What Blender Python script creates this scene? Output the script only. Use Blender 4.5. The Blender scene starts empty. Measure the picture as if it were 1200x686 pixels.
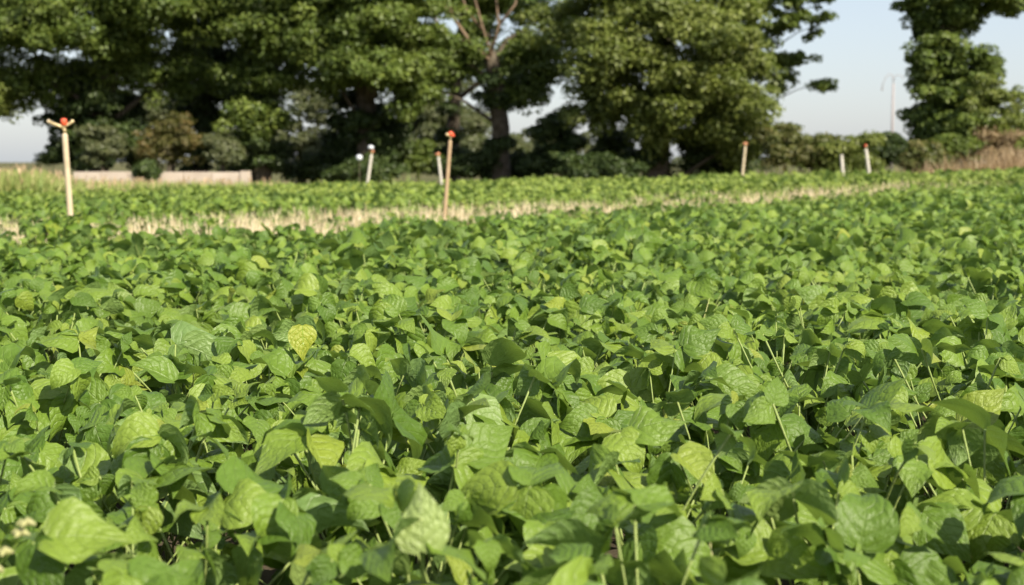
import bpy, math, random
import numpy as np
from mathutils import Vector, Matrix, Quaternion, noise as mnoise

R = math.radians
random.seed(11)
rng = np.random.default_rng(11)
scene = bpy.context.scene
C = scene.collection

# ------------------------------------------------------------------ camera, world, sun, exposure
FPX, W0, H0, HOR, CAM_H = 1667.0, 1200.0, 686.0, 190.0, 0.95
PITCH = math.atan((H0 / 2 - HOR) / FPX)
cam_d = bpy.data.cameras.new('camera')
cam = bpy.data.objects.new('camera', cam_d)
C.objects.link(cam)
cam.location = (0, 0, CAM_H)
cam.rotation_euler = (R(90) - PITCH, 0, 0)
cam_d.sensor_width = 36.0
cam_d.lens = 36.0 * FPX / W0
cam_d.clip_end = 5000
cam_d.dof.use_dof = True
cam_d.dof.focus_distance = 3.5
cam_d.dof.aperture_fstop = 4.6
scene.camera = cam

SUN_EL, SUN_AZ = R(39), R(142)          # azimuth clockwise from +Y: behind the camera, to the right
SUN_DIR = Vector((math.sin(SUN_AZ) * math.cos(SUN_EL), math.cos(SUN_AZ) * math.cos(SUN_EL), math.sin(SUN_EL)))
world = bpy.data.worlds.new('World')
scene.world = world
world.use_nodes = True
wn = world.node_tree
bg = wn.nodes['Background']
sky = wn.nodes.new('ShaderNodeTexSky')
sky.sky_type = 'NISHITA'
sky.sun_disc = False
sky.sun_elevation = SUN_EL
sky.sun_rotation = SUN_AZ
sky.air_density = 1.0
sky.dust_density = 1.3
sky.ozone_density = 1.0
bg.inputs['Strength'].default_value = 0.112
hz = wn.nodes.new('ShaderNodeMix')          # an even summer haze over the whole sky
hz.data_type = 'RGBA'
hz.inputs[0].default_value = 0.62
hz.inputs[7].default_value = (2.85, 3.0, 3.4, 1)
wn.links.new(sky.outputs[0], hz.inputs[6])
wn.links.new(hz.outputs[2], bg.inputs['Color'])
sun_d = bpy.data.lights.new('sun', 'SUN')
sun_d.energy = 4.8
sun_d.angle = R(0.53)
sun_d.color = (1.0, 0.91, 0.74)
sun = bpy.data.objects.new('sun', sun_d)
C.objects.link(sun)
sun.location = (20, -20, 30)
sun.rotation_euler = SUN_DIR.to_track_quat('Z', 'Y').to_euler()
scene.view_settings.view_transform = 'Standard'
scene.view_settings.look = 'None'
scene.view_settings.exposure = 0.95
scene.view_settings.gamma = 1.0
scene.render.engine = 'CYCLES'
scene.cycles.max_bounces = 7
scene.cycles.diffuse_bounces = 3
scene.cycles.transmission_bounces = 4
scene.cycles.use_denoising = True

# ------------------------------------------------------------------ helpers
def pix(px, py, d):
    """direction of a photograph pixel, followed to the plane y = d"""
    r = (px - W0 / 2) / FPX
    u = (H0 / 2 - py) / FPX
    fy = math.cos(PITCH) + u * math.sin(PITCH)
    fz = -math.sin(PITCH) + u * math.cos(PITCH)
    t = d / fy
    return Vector((r * t, d, CAM_H + fz * t))

def sstep(a, b, x):
    t = min(1.0, max(0.0, (x - a) / (b - a)))
    return t * t * (3 - 2 * t)

def ground_z(x, y):
    t = sstep(9, 29, y) * (1 - sstep(33, 41, y))
    z = t * max(-0.1, min(0.42, 0.07 + 0.021 * x))
    z -= 0.12 * sstep(34, 42, y) * (1 - sstep(120, 300, y))
    z += 0.012 * math.sin(x * 1.3 + y * .7) * math.sin(y * 0.9 - x * .4) * (1 - sstep(60, 90, y))
    return z

def mesh_np(name, verts, faces_flat, nper, mats, smooth=False, attr=None, uv=None, matidx=None):
    """verts (n,3), faces (m,nper) -> mesh"""
    me = bpy.data.meshes.new(name)
    verts = np.asarray(verts, dtype=np.float32)
    faces = np.asarray(faces_flat, dtype=np.int32).reshape(-1, nper)
    me.vertices.add(len(verts))
    me.vertices.foreach_set('co', verts.ravel())
    me.loops.add(faces.size)
    me.loops.foreach_set('vertex_index', faces.ravel())
    me.polygons.add(len(faces))
    me.polygons.foreach_set('loop_start', np.arange(0, faces.size, nper, dtype=np.int32))
    me.polygons.foreach_set('loop_total', np.full(len(faces), nper, dtype=np.int32))
    me.update(calc_edges=True)
    me.validate()
    for m in mats:
        me.materials.append(m)
    if matidx is not None:
        me.polygons.foreach_set('material_index', np.asarray(matidx, dtype=np.int32))
    if smooth:
        me.polygons.foreach_set('use_smooth', np.ones(len(me.polygons), dtype=bool))
    if attr is not None:
        a = me.attributes.new('tint', 'FLOAT', 'POINT')
        a.data.foreach_set('value', np.asarray(attr, dtype=np.float32))
    if uv is not None:
        l = me.uv_layers.new(name='UVMap')
        vi = np.empty(len(me.loops), dtype=np.int32)
        me.loops.foreach_get('vertex_index', vi)
        l.data.foreach_set('uv', np.asarray(uv, dtype=np.float32)[vi].ravel())
    me.update()
    return me

def obj(name, me, parent=None, kind=None, loc=None):
    o = bpy.data.objects.new(name, me)
    C.objects.link(o)
    if parent is not None:
        o.parent = parent
    if kind:
        o['kind'] = kind
    if loc is not None:
        o.location = loc
    return o

def thing(name, label, cat, loc=(0, 0, 0), group=None):
    o = obj(name, None, loc=loc)
    o.empty_display_size = 0.1
    return tag(o, label, cat, group)

def tag(o, label, cat, group=None):
    o['label'] = label
    o['category'] = cat
    if group:
        o['group'] = group
    return o

def tube(points, radii, n=8, caps=True):
    """list of Vectors, radii -> verts, quad list (tri caps given as degenerate-free quads through centre verts)"""
    V, F = [], []
    pts = [Vector(p) for p in points]
    ref = Vector((0.31, 0.2, 0.93)).normalized()
    d0 = (pts[1] - pts[0]).normalized()
    if abs(d0.dot(ref)) > 0.95:
        ref = Vector((1, 0, 0))
    a = d0.cross(ref).normalized()
    for i, p in enumerate(pts):
        d = (pts[min(i + 1, len(pts) - 1)] - pts[max(i - 1, 0)]).normalized()
        a = (a - d * a.dot(d)).normalized()
        b = d.cross(a)
        for k in range(n):
            th = 2 * math.pi * k / n
            V.append(tuple(p + (a * math.cos(th) + b * math.sin(th)) * radii[i]))
    for i in range(len(pts) - 1):
        for k in range(n):
            k2 = (k + 1) % n
            F.append((i * n + k, i * n + k2, (i + 1) * n + k2, (i + 1) * n + k))
    if caps:
        F.append(tuple(range(n - 1, -1, -1)))
        F.append(tuple(range((len(pts) - 1) * n, len(pts) * n)))
    return V, F

class MB:
    def __init__(self):
        self.v, self.f = [], []
    def add(self, V, F):
        o = len(self.v)
        self.v += V
        self.f += [tuple(i + o for i in f) for f in F]
        return self
    def tube(self, p, r, n=8, caps=True):
        if not hasattr(r, '__len__'):
            r = [r] * len(p)
        return self.add(*tube(p, r, n, caps))
    def box(self, c, s, jit=0):
        V = []
        for dx in (-1, 1):
            for dy in (-1, 1):
                for dz in (-1, 1):
                    V.append((c[0] + dx * s[0] / 2 + random.uniform(-jit, jit), c[1] + dy * s[1] / 2 + random.uniform(-jit, jit), c[2] + dz * s[2] / 2 + random.uniform(-jit, jit)))
        F = [(0, 1, 3, 2), (4, 6, 7, 5), (0, 4, 5, 1), (2, 3, 7, 6), (0, 2, 6, 4), (1, 5, 7, 3)]
        return self.add(V, F)
    def lathe(self, base, prof, n=14):
        """prof: list of (r, z)"""
        pts = [Vector(base) + Vector((0, 0, z)) for r, z in prof]
        V, F = [], []
        for (r, z), p in zip(prof, pts):
            for k in range(n):
                th = 2 * math.pi * k / n
                V.append((p.x + r * math.cos(th), p.y + r * math.sin(th), p.z))
        for i in range(len(prof) - 1):
            for k in range(n):
                k2 = (k + 1) % n
                F.append((i * n + k, i * n + k2, (i + 1) * n + k2, (i + 1) * n + k))
        F.append(tuple(range(n - 1, -1, -1)))
        F.append(tuple(range((len(prof) - 1) * n, len(prof) * n)))
        return self.add(V, F)
    def mesh(self, name, mat, smooth=True):
        me = bpy.data.meshes.new(name)
        me.from_pydata(self.v, [], self.f)
        me.materials.append(mat)
        if smooth:
            me.polygons.foreach_set('use_smooth', np.ones(len(me.polygons), dtype=bool))
        me.update()
        return me

# ------------------------------------------------------------------ materials
class NT:
    def __init__(self, name):
        self.m = bpy.data.materials.new(name)
        self.m.use_nodes = True
        self.t = self.m.node_tree
        self.t.nodes.clear()
        self.out = self.n('ShaderNodeOutputMaterial')
    def n(self, typ, **kw):
        nd = self.t.nodes.new(typ)
        for k, v in kw.items():
            setattr(nd, k, v)
        return nd
    def l(self, a, b):
        self.t.links.new(a, b)
    def put(self, sock, v):
        if isinstance(v, bpy.types.NodeSocket):
            self.l(v, sock)
        else:
            sock.default_value = v
    def math(self, op, a, b=None, c=None, clamp=False):
        nd = self.n('ShaderNodeMath', operation=op, use_clamp=clamp)
        self.put(nd.inputs[0], a)
        if b is not None:
            self.put(nd.inputs[1], b)
        if c is not None:
            self.put(nd.inputs[2], c)
        return nd.outputs[0]
    def ramp(self, fac, stops):
        nd = self.n('ShaderNodeValToRGB')
        el = nd.color_ramp.elements
        while len(el) < len(stops):
            el.new(0.5)
        for e, (p, c) in zip(el, stops):
            e.position = p
            e.color = (*c, 1)
        self.l(fac, nd.inputs[0])
        return nd.outputs[0]
    def mix(self, fac, a, b, mode='MIX'):
        nd = self.n('ShaderNodeMix', data_type='RGBA', blend_type=mode)
        self.put(nd.inputs[0], fac)
        self.put(nd.inputs[6], (*a, 1) if isinstance(a, tuple) else a)
        self.put(nd.inputs[7], (*b, 1) if isinstance(b, tuple) else b)
        return nd.outputs[2]
    def noise(self, scale, detail=4, vec=None, rough=0.55):
        nd = self.n('ShaderNodeTexNoise')
        nd.inputs['Scale'].default_value = scale
        nd.inputs['Detail'].default_value = detail
        nd.inputs['Roughness'].default_value = rough
        if vec is not None:
            self.l(vec, nd.inputs['Vector'])
        return nd.outputs[0]
    def obco(self):
        return self.n('ShaderNodeTexCoord').outputs['Object']
    def pos(self):
        return self.n('ShaderNodeNewGeometry').outputs['Position']
    def bsdf(self, col, rough=0.6, spec=0.4, bump=None, bstr=0.3, bdist=0.01, metal=0.0):
        b = self.n('ShaderNodeBsdfPrincipled')
        self.put(b.inputs['Base Color'], (*col, 1) if isinstance(col, tuple) else col)
        self.put(b.inputs['Roughness'], rough)
        b.inputs['Specular IOR Level'].default_value = spec
        b.inputs['Metallic'].default_value = metal
        if bump is not None:
            bn = self.n('ShaderNodeBump')
            bn.inputs['Strength'].default_value = bstr
            bn.inputs['Distance'].default_value = bdist
            self.l(bump, bn.inputs['Height'])
            self.l(bn.outputs[0], b.inputs['Normal'])
        return b.outputs[0]
    def done(self, sh):
        self.l(sh, self.out.inputs['Surface'])
        return self.m

def leafy(t, col, trans_col, fac, rough, spec, bump=None, bstr=.5, bdist=.004):
    s = t.bsdf(col, rough, spec, bump, bstr, bdist)
    tr = t.n('ShaderNodeBsdfTranslucent')
    t.put(tr.inputs['Color'], trans_col)
    mx = t.n('ShaderNodeMixShader')
    t.put(mx.inputs[0], fac)
    t.l(s, mx.inputs[1])
    t.l(tr.outputs[0], mx.inputs[2])
    return mx.outputs[0]

def bean_leaf_mat(name, stops, yellow_veins=False):
    t = NT(name)
    uv = t.n('ShaderNodeUVMap').outputs[0]
    sp = t.n('ShaderNodeSeparateXYZ')
    t.l(uv, sp.inputs[0])
    u = t.math('MULTIPLY_ADD', sp.outputs[0], 2.0, -1.0)
    au = t.math('ABSOLUTE', u)
    v = sp.outputs[1]
    # pinnate veins rising towards the margin, and a midrib
    nz0 = t.noise(3.0, 3, uv)
    ph = t.math('MULTIPLY_ADD', t.math('SUBTRACT', v, t.math('MULTIPLY', t.math('POWER', au, 1.35), 0.36)), 5.4, t.math('MULTIPLY', nz0, 0.7))
    tri = t.math('ABSOLUTE', t.math('SUBTRACT', t.math('FRACT', ph), 0.5))       # 0.5 at a vein .. 0 between
    vein = t.math('SMOOTH_MIN', t.math('MULTIPLY', t.math('SUBTRACT', 0.5, tri), 13.0), t.math('MULTIPLY', au, 22.0), 0.2)
    vein = t.math('MINIMUM', vein, 1.0)                                           # 0 on a vein, 1 on the blade
    nz = t.noise(11.0, 5, uv)
    vo = t.n('ShaderNodeTexVoronoi', feature='F1')
    vo.inputs['Scale'].default_value = 9.0
    t.l(uv, vo.inputs['Vector'])
    pucker = t.math('MULTIPLY', vo.outputs['Distance'], -1.0)
    quilt = t.math('MULTIPLY_ADD', t.math('SUBTRACT', 0.5, tri), 0.6, t.math('MULTIPLY_ADD', nz, 0.9, t.math('MULTIPLY', pucker, 0.5)))
    height = t.math('MULTIPLY_ADD', vein, 0.35, quilt)
    oi = t.n('ShaderNodeObjectInfo')
    at = t.n('ShaderNodeAttribute', attribute_name='tint')
    rnd = t.math('FRACT', t.math('ADD', oi.outputs['Random'], at.outputs['Fac']))
    c = t.ramp(rnd, stops)
    big = t.noise(0.9, 2, t.pos())
    hs = t.n('ShaderNodeHueSaturation')
    t.l(c, hs.inputs['Color'])
    t.l(t.math('MULTIPLY_ADD', big, 0.02, 0.49), hs.inputs['Hue'])
    t.l(t.math('MULTIPLY_ADD', nz, 0.35, 0.83), hs.inputs['Value'])
    c = hs.outputs[0]
    if yellow_veins:
        c = t.mix(t.math('MULTIPLY_ADD', vein, 0.8, 0.1), (0.16, 0.28, 0.03), c)
    else:
        c = t.mix(t.math('MULTIPLY', t.math('SUBTRACT', 1.0, vein), 0.24), c, (0.20, 0.28, 0.09))
    # the far half of the field is riper and yellower
    py = t.n('ShaderNodeSeparateXYZ')
    t.l(t.pos(), py.inputs[0])
    ripe = t.math('MULTIPLY_ADD', py.outputs[1], 0.1, -1.4, clamp=True)
    c = t.mix(t.math('MULTIPLY', ripe, 0.36), c, (0.27, 0.30, 0.06))
    # small necrotic specks, the wear of a late-summer leaf
    sp2 = t.math('GREATER_THAN', t.noise(26.0, 2, uv), 0.73)
    c = t.mix(t.math('MULTIPLY', sp2, 0.45), c, (0.22, 0.20, 0.06))
    back = t.n('ShaderNodeNewGeometry').outputs['Backfacing']
    c = t.mix(t.math('MULTIPLY', back, 0.55), c, (0.17, 0.26, 0.10))
    tc = t.mix(0.5, c, (0.30, 0.46, 0.03))
    return t.done(leafy(t, c, tc, 0.26, t.math('MULTIPLY_ADD', nz, 0.22, 0.32), 0.42, height, 0.55, 0.0065))

BEAN = [(0.0, (0.070, 0.132, 0.015)), (0.3, (0.104, 0.180, 0.020)), (0.62, (0.140, 0.220, 0.025)), (0.95, (0.182, 0.258, 0.032)), (1.0, (0.222, 0.268, 0.034))]
M_LEAF = bean_leaf_mat('bean_leaf', BEAN)
M_YLEAF = bean_leaf_mat('yellowing_leaf', [(0, (0.25, 0.28, 0.03)), (1, (0.28, 0.30, 0.035))], True)
M_PALE = bean_leaf_mat('pale_leaf', [(0, (0.25, 0.33, 0.10)), (1, (0.27, 0.34, 0.105))])

def simple(name, a, b, scale, rough=.7, spec=.3, bstr=.3, bdist=.01, trans=None, metal=0.0):
    t = NT(name)
    nz = t.noise(scale, 5, t.obco())
    c = t.ramp(nz, [(0.3, a), (0.7, b)])
    if trans:
        return t.done(leafy(t, c, (*trans, 1), 0.25, rough, spec))
    return t.done(t.bsdf(c, rough, spec, nz, bstr, bdist, metal))

M_STEM = simple('bean_stem', (0.17, 0.24, 0.06), (0.26, 0.31, 0.10), 30, .55, .35)
M_DRYSTEM = simple('pale_stem', (0.34, 0.37, 0.13), (0.46, 0.45, 0.20), 30, .6, .3)
M_BARK = simple('bark', (0.055, 0.043, 0.030), (0.12, 0.10, 0.075), 6, .9, .2, .8, .05)
M_DEADBARK = simple('dead_branch', (0.13, 0.09, 0.06), (0.21, 0.15, 0.10), 5, .9, .2, .5, .02)

def crown_mat(name, dark, mid, light, tr=(0.14, 0.20, 0.02)):
    t = NT(name)
    at = t.n('ShaderNodeAttribute', attribute_name='tint')
    c = t.ramp(at.outputs['Fac'], [(0.0, dark), (0.5, mid), (1.0, light)])
    big = t.noise(0.55, 3, t.pos())
    hs = t.n('ShaderNodeHueSaturation')
    t.l(c, hs.inputs['Color'])
    t.l(t.math('MULTIPLY_ADD', big, 0.7, 0.65), hs.inputs['Value'])
    return t.done(leafy(t, hs.outputs[0], (*tr, 1), 0.3, 0.5, 0.35))

M_OAK = crown_mat('oak_leaves', (0.064, 0.100, 0.020), (0.108, 0.154, 0.030), (0.172, 0.216, 0.042))
M_OAK2 = crown_mat('olive_leaves', (0.084, 0.112, 0.024), (0.138, 0.170, 0.036), (0.200, 0.226, 0.052))
M_IVY_SHADE = crown_mat('ivy_and_shade_leaves', (0.026, 0.046, 0.013), (0.046, 0.074, 0.020), (0.086, 0.118, 0.032), (0.05, 0.08, 0.01))  # dark leaf colour for real ivy and for shade painted under the crowns
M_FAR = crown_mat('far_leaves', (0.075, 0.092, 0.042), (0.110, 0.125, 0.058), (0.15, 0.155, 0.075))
M_RUST = crown_mat('rusty_leaves', (0.085, 0.070, 0.028), (0.135, 0.100, 0.042), (0.20, 0.14, 0.06), (0.16, 0.11, 0.03))
M_RUSTY = crown_mat('rust_tinged_leaves', (0.070, 0.075, 0.022), (0.105, 0.095, 0.032), (0.17, 0.115, 0.042))
M_DRY = crown_mat('dry_brush_leaves', (0.15, 0.125, 0.055), (0.25, 0.19, 0.10), (0.36, 0.28, 0.17), (0.30, 0.18, 0.08))
M_HEDGE = crown_mat('hedge_leaves', (0.055, 0.075, 0.022), (0.115, 0.125, 0.036), (0.20, 0.165, 0.060))

def grass_mat(name, stops, trans):
    t = NT(name)
    at = t.n('ShaderNodeAttribute', attribute_name='tint')
    return t.done(leafy(t, t.ramp(at.outputs['Fac'], stops), (*trans, 1), 0.25, 0.55, 0.3))
M_STRAW = grass_mat('straw', [(0, (0.42, 0.36, 0.19)), (.5, (0.64, 0.55, 0.36)), (1, (0.78, 0.69, 0.50))], (0.5, 0.38, 0.18))
M_TALL = grass_mat('tall_grass', [(0, (0.17, 0.24, 0.06)), (.6, (0.28, 0.33, 0.10)), (1, (0.42, 0.40, 0.17))], (0.3, 0.36, 0.06))
M_TASSEL = grass_mat('tassels', [(0, (0.44, 0.31, 0.19)), (1, (0.56, 0.42, 0.28))], (0.5, 0.3, 0.15))
M_DRYGRASS = grass_mat('dry_grass', [(0, (0.24, 0.19, 0.09)), (.4, (0.40, 0.29, 0.17)), (1, (0.52, 0.41, 0.27))], (0.45, 0.3, 0.15))
M_WEED = grass_mat('weed_blades', [(0, (0.12, 0.19, 0.04)), (1, (0.24, 0.30, 0.07))], (0.3, 0.38, 0.05))

def ground_material():
    t = NT('soil')
    p = t.pos()
    sep = t.n('ShaderNodeSeparateXYZ')
    t.l(p, sep.inputs[0])
    n1 = t.noise(2.5, 8, p, .65)
    n2 = t.noise(0.35, 4, p)
    soil = t.ramp(n1, [(0.3, (0.030, 0.024, 0.016)), (0.7, (0.085, 0.068, 0.046))])
    turf = t.ramp(n2, [(0.35, (0.045, 0.060, 0.020)), (0.65, (0.14, 0.12, 0.055))])
    f = t.math('MULTIPLY_ADD', sep.outputs[1], 0.3, t.math('MULTIPLY_ADD', n2, 1.5, -10.6), clamp=True)
    return t.done(t.bsdf(t.mix(f, soil, turf), .95, .1, n1, .8, .04))
M_SOIL = ground_material()

# ------------------------------------------------------------------ the ground: one sheet to the horizon
def axis(lo_fine, hi_fine, step, far):
    a = list(np.arange(lo_fine, hi_fine + 1e-6, step))
    s, x = step * 1.6, hi_fine
    while x < far:
        x += s; s *= 1.5; a.append(x)
    s, x = step * 1.6, lo_fine
    while x > -far:
        x -= s; s *= 1.5; a.insert(0, x)
    return a
gx, gy = axis(-24, 24, 1.0, 2500), axis(-6, 60, 1.0, 2500)
gv = [(x, y, ground_z(x, y)) for y in gy for x in gx]
nx = len(gx)
gf = [(j * nx + i, j * nx + i + 1, (j + 1) * nx + i + 1, (j + 1) * nx + i) for j in range(len(gy) - 1) for i in range(nx - 1)]
obj('ground', mesh_np('ground', gv, gf, 4, [M_SOIL], smooth=True), kind='structure')

# ------------------------------------------------------------------ bean leaflets
PROF_V = [0, .05, .14, .27, .42, .58, .74, .88, 1.0]
PROF_W = [.09, .27, .37, .40, .36, .27, .165, .07, .003]
COLS = [-1, -.5, 0, .5, 1]
def leaflet_arrays(r, asym, fold, bend, wave, twist):
    """unit leaflet: stalk end at the origin, blade along +Y, face +Z"""
    V, UV = [], []
    y = z = 0.0
    th = bend * 0.22
    pv = 0
    ph = r.uniform(0, 6.28)
    for v, w in zip(PROF_V, PROF_W):
        ds = v - pv
        th2 = bend * 0.22 - bend * v ** 1.25
        y += ds * math.cos((th + th2) / 2)
        z += ds * math.sin((th + th2) / 2)
        th, pv = th2, v
        tw = twist * v
        for u in COLS:
            side = 1 + asym * (1 if u > 0 else -1) * (1 - 0.6 * v)
            x = u * w * side
            lift = fold * abs(x) - 0.62 * fold * x * x * 2.0
            lift += wave * abs(u) ** 1.5 * math.sin(ph + v * 8.0 + (1.7 if u > 0 else 0)) * (w / .40)
            xx = x * math.cos(tw) - lift * math.sin(tw)
            ll = x * math.sin(tw) + lift * math.cos(tw)
            V.append((xx, y - ll * math.sin(th) - 0.10 * abs(u) * (1 if v < .1 else 0) * .5, z + ll * math.cos(th)))
            UV.append((u * .5 + .5, v))
    n = len(COLS)
    F = [(i * n + j, i * n + j + 1, (i + 1) * n + j + 1, (i + 1) * n + j) for i in range(len(PROF_V) - 1) for j in range(n - 1)]
    return np.array(V), np.array(F), np.array(UV)

lr = random.Random(5)
LEAFLETS = []          # (kind, verts, faces, uv, mesh); kind 0 terminal, -1 / 1 side
for k in range(36):
    kind = (0, -1, 1)[k % 3]
    A = leaflet_arrays(lr, 0.17 * kind, lr.choice((lr.uniform(-.5, .1), lr.uniform(.2, 1.1))), lr.uniform(.1, 2.3), lr.uniform(.03, .13), lr.uniform(-.7, .7))
    LEAFLETS.append((kind, *A, mesh_np('leaflet', A[0], A[1], 4, [M_LEAF], smooth=True, uv=A[2])))
BYKIND = {s: [l for l in LEAFLETS if l[0] == s] for s in (0, -1, 1)}
def with_mat(l, m):
    me = l[4].copy()
    me.materials.clear()
    me.materials.append(m)
    return me

STALKS = []            # unit leaf stalks, base at the origin, end at (0,0,1)
for k in range(4):
    b = lr.uniform(.03, .10)
    p = [Vector((0, b * math.sin(math.pi * s), s)) for s in (0, .33, .66, 1)]
    STALKS.append((tube(p, [.011, .0085, .0078, .0095], 5), MB().tube(p, [.011, .0085, .0078, .0095], 5).mesh('leaf_stalk', M_STEM)))
STEMS = []
for k in range(4):
    p = [Vector((0, 0, -.02))] + [Vector((lr.uniform(-.02, .02), lr.uniform(-.02, .02), z)) for z in (.1, .2, .3)]
    STEMS.append((tube(p, [.0055, .005, .004, .0028], 6), MB().tube(p, [.0055, .005, .004, .0028], 6).mesh('stem', M_STEM)))

def frame(dirn, nrm):
    y = dirn.normalized()
    x = y.cross(nrm)
    if x.length < 1e-4:
        x = y.cross(Vector((1, 0.3, 0)))
    x.normalize()
    z = x.cross(y)
    return Matrix((x, y, z)).transposed()

def m4(rot, loc, s):
    return Matrix.LocRotScale(Vector(loc), rot.to_quaternion(), Vector((s, s, s)))

def plan_plant(r, hgt, nleaf, spread=1.0):
    """-> list of (stalk matrix, stalk id, [(leaflet matrix, leaflet), x3])"""
    leaves = []
    az0 = r.uniform(0, 6.28)
    for i in range(nleaf):
        f = (i + .5) / nleaf                                   # 0 low .. 1 top
        az = az0 + i * 2.4 + r.uniform(-.5, .5)
        z0 = 0.06 + f * 0.20 * hgt / .45
        zt = hgt * (0.44 + 0.56 * f ** .55) + r.uniform(-.07, .065)
        out = (0.18 - 0.07 * f) * r.uniform(.55, 1.35) * spread
        a = Vector((0, 0, z0))
        e = Vector((math.cos(az) * out, math.sin(az) * out, max(z0 + .05, zt - .02)))
        d = e - a
        L = d.length
        ms = Matrix.LocRotScale(a, Vector((0, 0, 1)).rotation_difference(d.normalized()), Vector((L, L, L)))
        sz = (.048 + .080 * r.random() ** 1.15) * (0.86 if f > .9 else 1.0)
        # the blades turn towards the light, loosely
        n0 = (Vector((0, 0, .75)) + SUN_DIR * r.uniform(.0, .9) + Vector((r.gauss(0, .68), r.gauss(0, .68), 0))).normalized()
        lf = []
        base = Vector((math.cos(az), math.sin(az), 0))
        for kind, da in ((0, 0), (-1, 1.35), (1, -1.35)):
            q = Quaternion((0, 0, 1), da + r.uniform(-.25, .25))
            dr = q @ base
            n1 = (n0 + Vector((r.gauss(0, .28), r.gauss(0, .28), r.gauss(0, .1)))).normalized()
            dr = dr - n1 * dr.dot(n1)                           # lie in the blade plane
            dr.normalize()
            droop = r.uniform(-.3, 1.25) if kind == 0 else r.uniform(-.3, 1.05)
            dr2 = (dr * math.cos(droop) - n1 * math.sin(droop)).normalized()
            st = e + dr * (sz * .20 if kind == 0 else sz * .02)
            s = sz * (1.06 if kind == 0 else .93) * r.uniform(.9, 1.1)
            lf.append((m4(frame(dr2, n1), st, s), r.choice(BYKIND[kind])))
        leaves.append((ms, r.randrange(len(STALKS)), lf))
    return leaves

def merged_plant(name, leaves, stem_id, r, extra=None):
    """a plant as one mesh, for the mass of the crop"""
    V, F4, T, UV, MI = [], [], [], [], []
    o = 0
    def push(v, f, mi, uv=None):
        nonlocal o
        V.append(v); F4.append(f + o); MI.append(np.full(len(f), mi))
        T.append(np.full(len(v), r.random())); UV.append(uv if uv is not None else np.full((len(v), 2), .5))
        o += len(v)
    def app(m, v):
        M = np.array(m)
        return v @ M[:3, :3].T + M[:3, 3]
    for ms, sid, lf in leaves:
        tv, tf = STALKS[sid][0]
        push(app(ms, np.array(tv)), np.array([f for f in tf if len(f) == 4]), 1)
        for m, l in lf:
            push(app(m, l[1]), l[2], 0, l[3])
    tv, tf = STEMS[stem_id][0]
    push(np.array(tv), np.array([f for f in tf if len(f) == 4]), 1)
    return mesh_np(name, np.concatenate(V), np.concatenate(F4), 4, [M_LEAF, M_STEM], smooth=True,
                   attr=np.concatenate(T), uv=np.concatenate(UV), matidx=np.concatenate(MI))

# where plants grow: jittered rows; a strip of dead straw crosses the field at the sprinkler line
def straw_amount(x, y):
    """1 inside the dry strip, 0 outside"""
    yc = 13.6 + 1.05 * (x + 3.0)
    half = 2.5 * (1 - 0.35 * sstep(-2, 6, x))
    a = 1 - sstep(half * .7, half * 1.25, abs(y - yc))
    a *= 1 - sstep(5.5, 10, x)
    a *= 1 - .85 * (1 - sstep(.25, .6, math.hypot(x + 3.45, y - 11.0)))
    nz = .25 * (1 - sstep(-3, 0, x)) + mnoise.noise(Vector((x * .7, y * .45, 3.1))) + .5 * mnoise.noise(Vector((x * 1.9, y * 1.1, 8.1)))
    return a * (.12 + .88 * sstep(-.42, -.02, nz))

FIELD_END = 31.5
pr = random.Random(21)
pts = []
sp = 0.285
y = -2.0
row = 0
while y < FIELD_END:
    half = 0.36 * max(y, 1) + 3.2
    x = -half + (row % 2) * sp * .5
    while x < half:
        px_, py_ = x + pr.uniform(-.11, .11), y + pr.uniform(-.11, .11)
        x += sp
        if math.hypot(px_, py_) < .33:
            continue
        if pr.random() < straw_amount(px_, py_) * .8:
            continue
        pts.append((px_, py_))
    y += sp * .95
    row += 1

def in_view(p, m=0.28):
    return p[1] > 1.15 and abs(p[0]) < .36 * p[1] + m
view = sorted([p for p in pts if in_view(p)], key=lambda p: p[1])
near = view[:290]
near_set = set(near)
rest = [p for p in pts if p not in near_set]
print('plants', len(pts), 'near', len(near), 'to', near[-1][1])

def canopy_h(x, y):
    h = 0.45 - 0.09 * sstep(.0, .6, straw_amount(x, y + 2.4) + straw_amount(x, y + 1.2) + straw_amount(x, y)) * sstep(.25, .6, math.hypot(x + 3.45, y - 11.0)) + 0.075 * mnoise.noise(Vector((x * .9, y * .9, 0.4))) + 0.03 * mnoise.noise(Vector((x * 2.6, y * 2.6, 4.0)))
    return h

PLANT_GROUP = 'leafy bean plants crowded together in the near field'
PLANT_LABEL = 'bushy green bean plant with broad three-part leaves among its crowded neighbours'
def build_plant(x, y, r, label=PLANT_LABEL, group=PLANT_GROUP, nleaf=15, h=None):
    root = thing('bean_plant', label, 'bean plant', (x, y, ground_z(x, y)), group)
    h = h or canopy_h(x, y) + r.uniform(-.035, .035) - .05 * (1 - sstep(1.3, 2.2, y))
    obj('stem', r.choice(STEMS)[1], root)
    for ms, sid, lf in plan_plant(r, h, nleaf):
        st = obj('leaf_stalk', STALKS[sid][1], root)
        st.matrix_basis = ms
        inv = ms.inverted()
        for m, l in lf:
            o = obj('leaflet', l[4], st)
            o.matrix_basis = inv @ m
    return root

br = random.Random(77)
for (x, y) in near:
    build_plant(x, y, br)

def bare_stalk_mesh(seed, n=5):
    r = random.Random(seed)
    m = MB()
    for k in range(n):
        a = r.uniform(0, 6.28)
        o = r.uniform(.04, .17)
        h = r.uniform(.30, .46)
        b = Vector((math.cos(a) * .015, math.sin(a) * .015, -.01))
        e = Vector((math.cos(a) * o, math.sin(a) * o, h))
        mid = (b + e) / 2 + Vector((r.uniform(-.02, .02), r.uniform(-.02, .02), 0))
        m.tube([b, mid, e], [.0034, .0027, .0008], 5)
    return m

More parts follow.
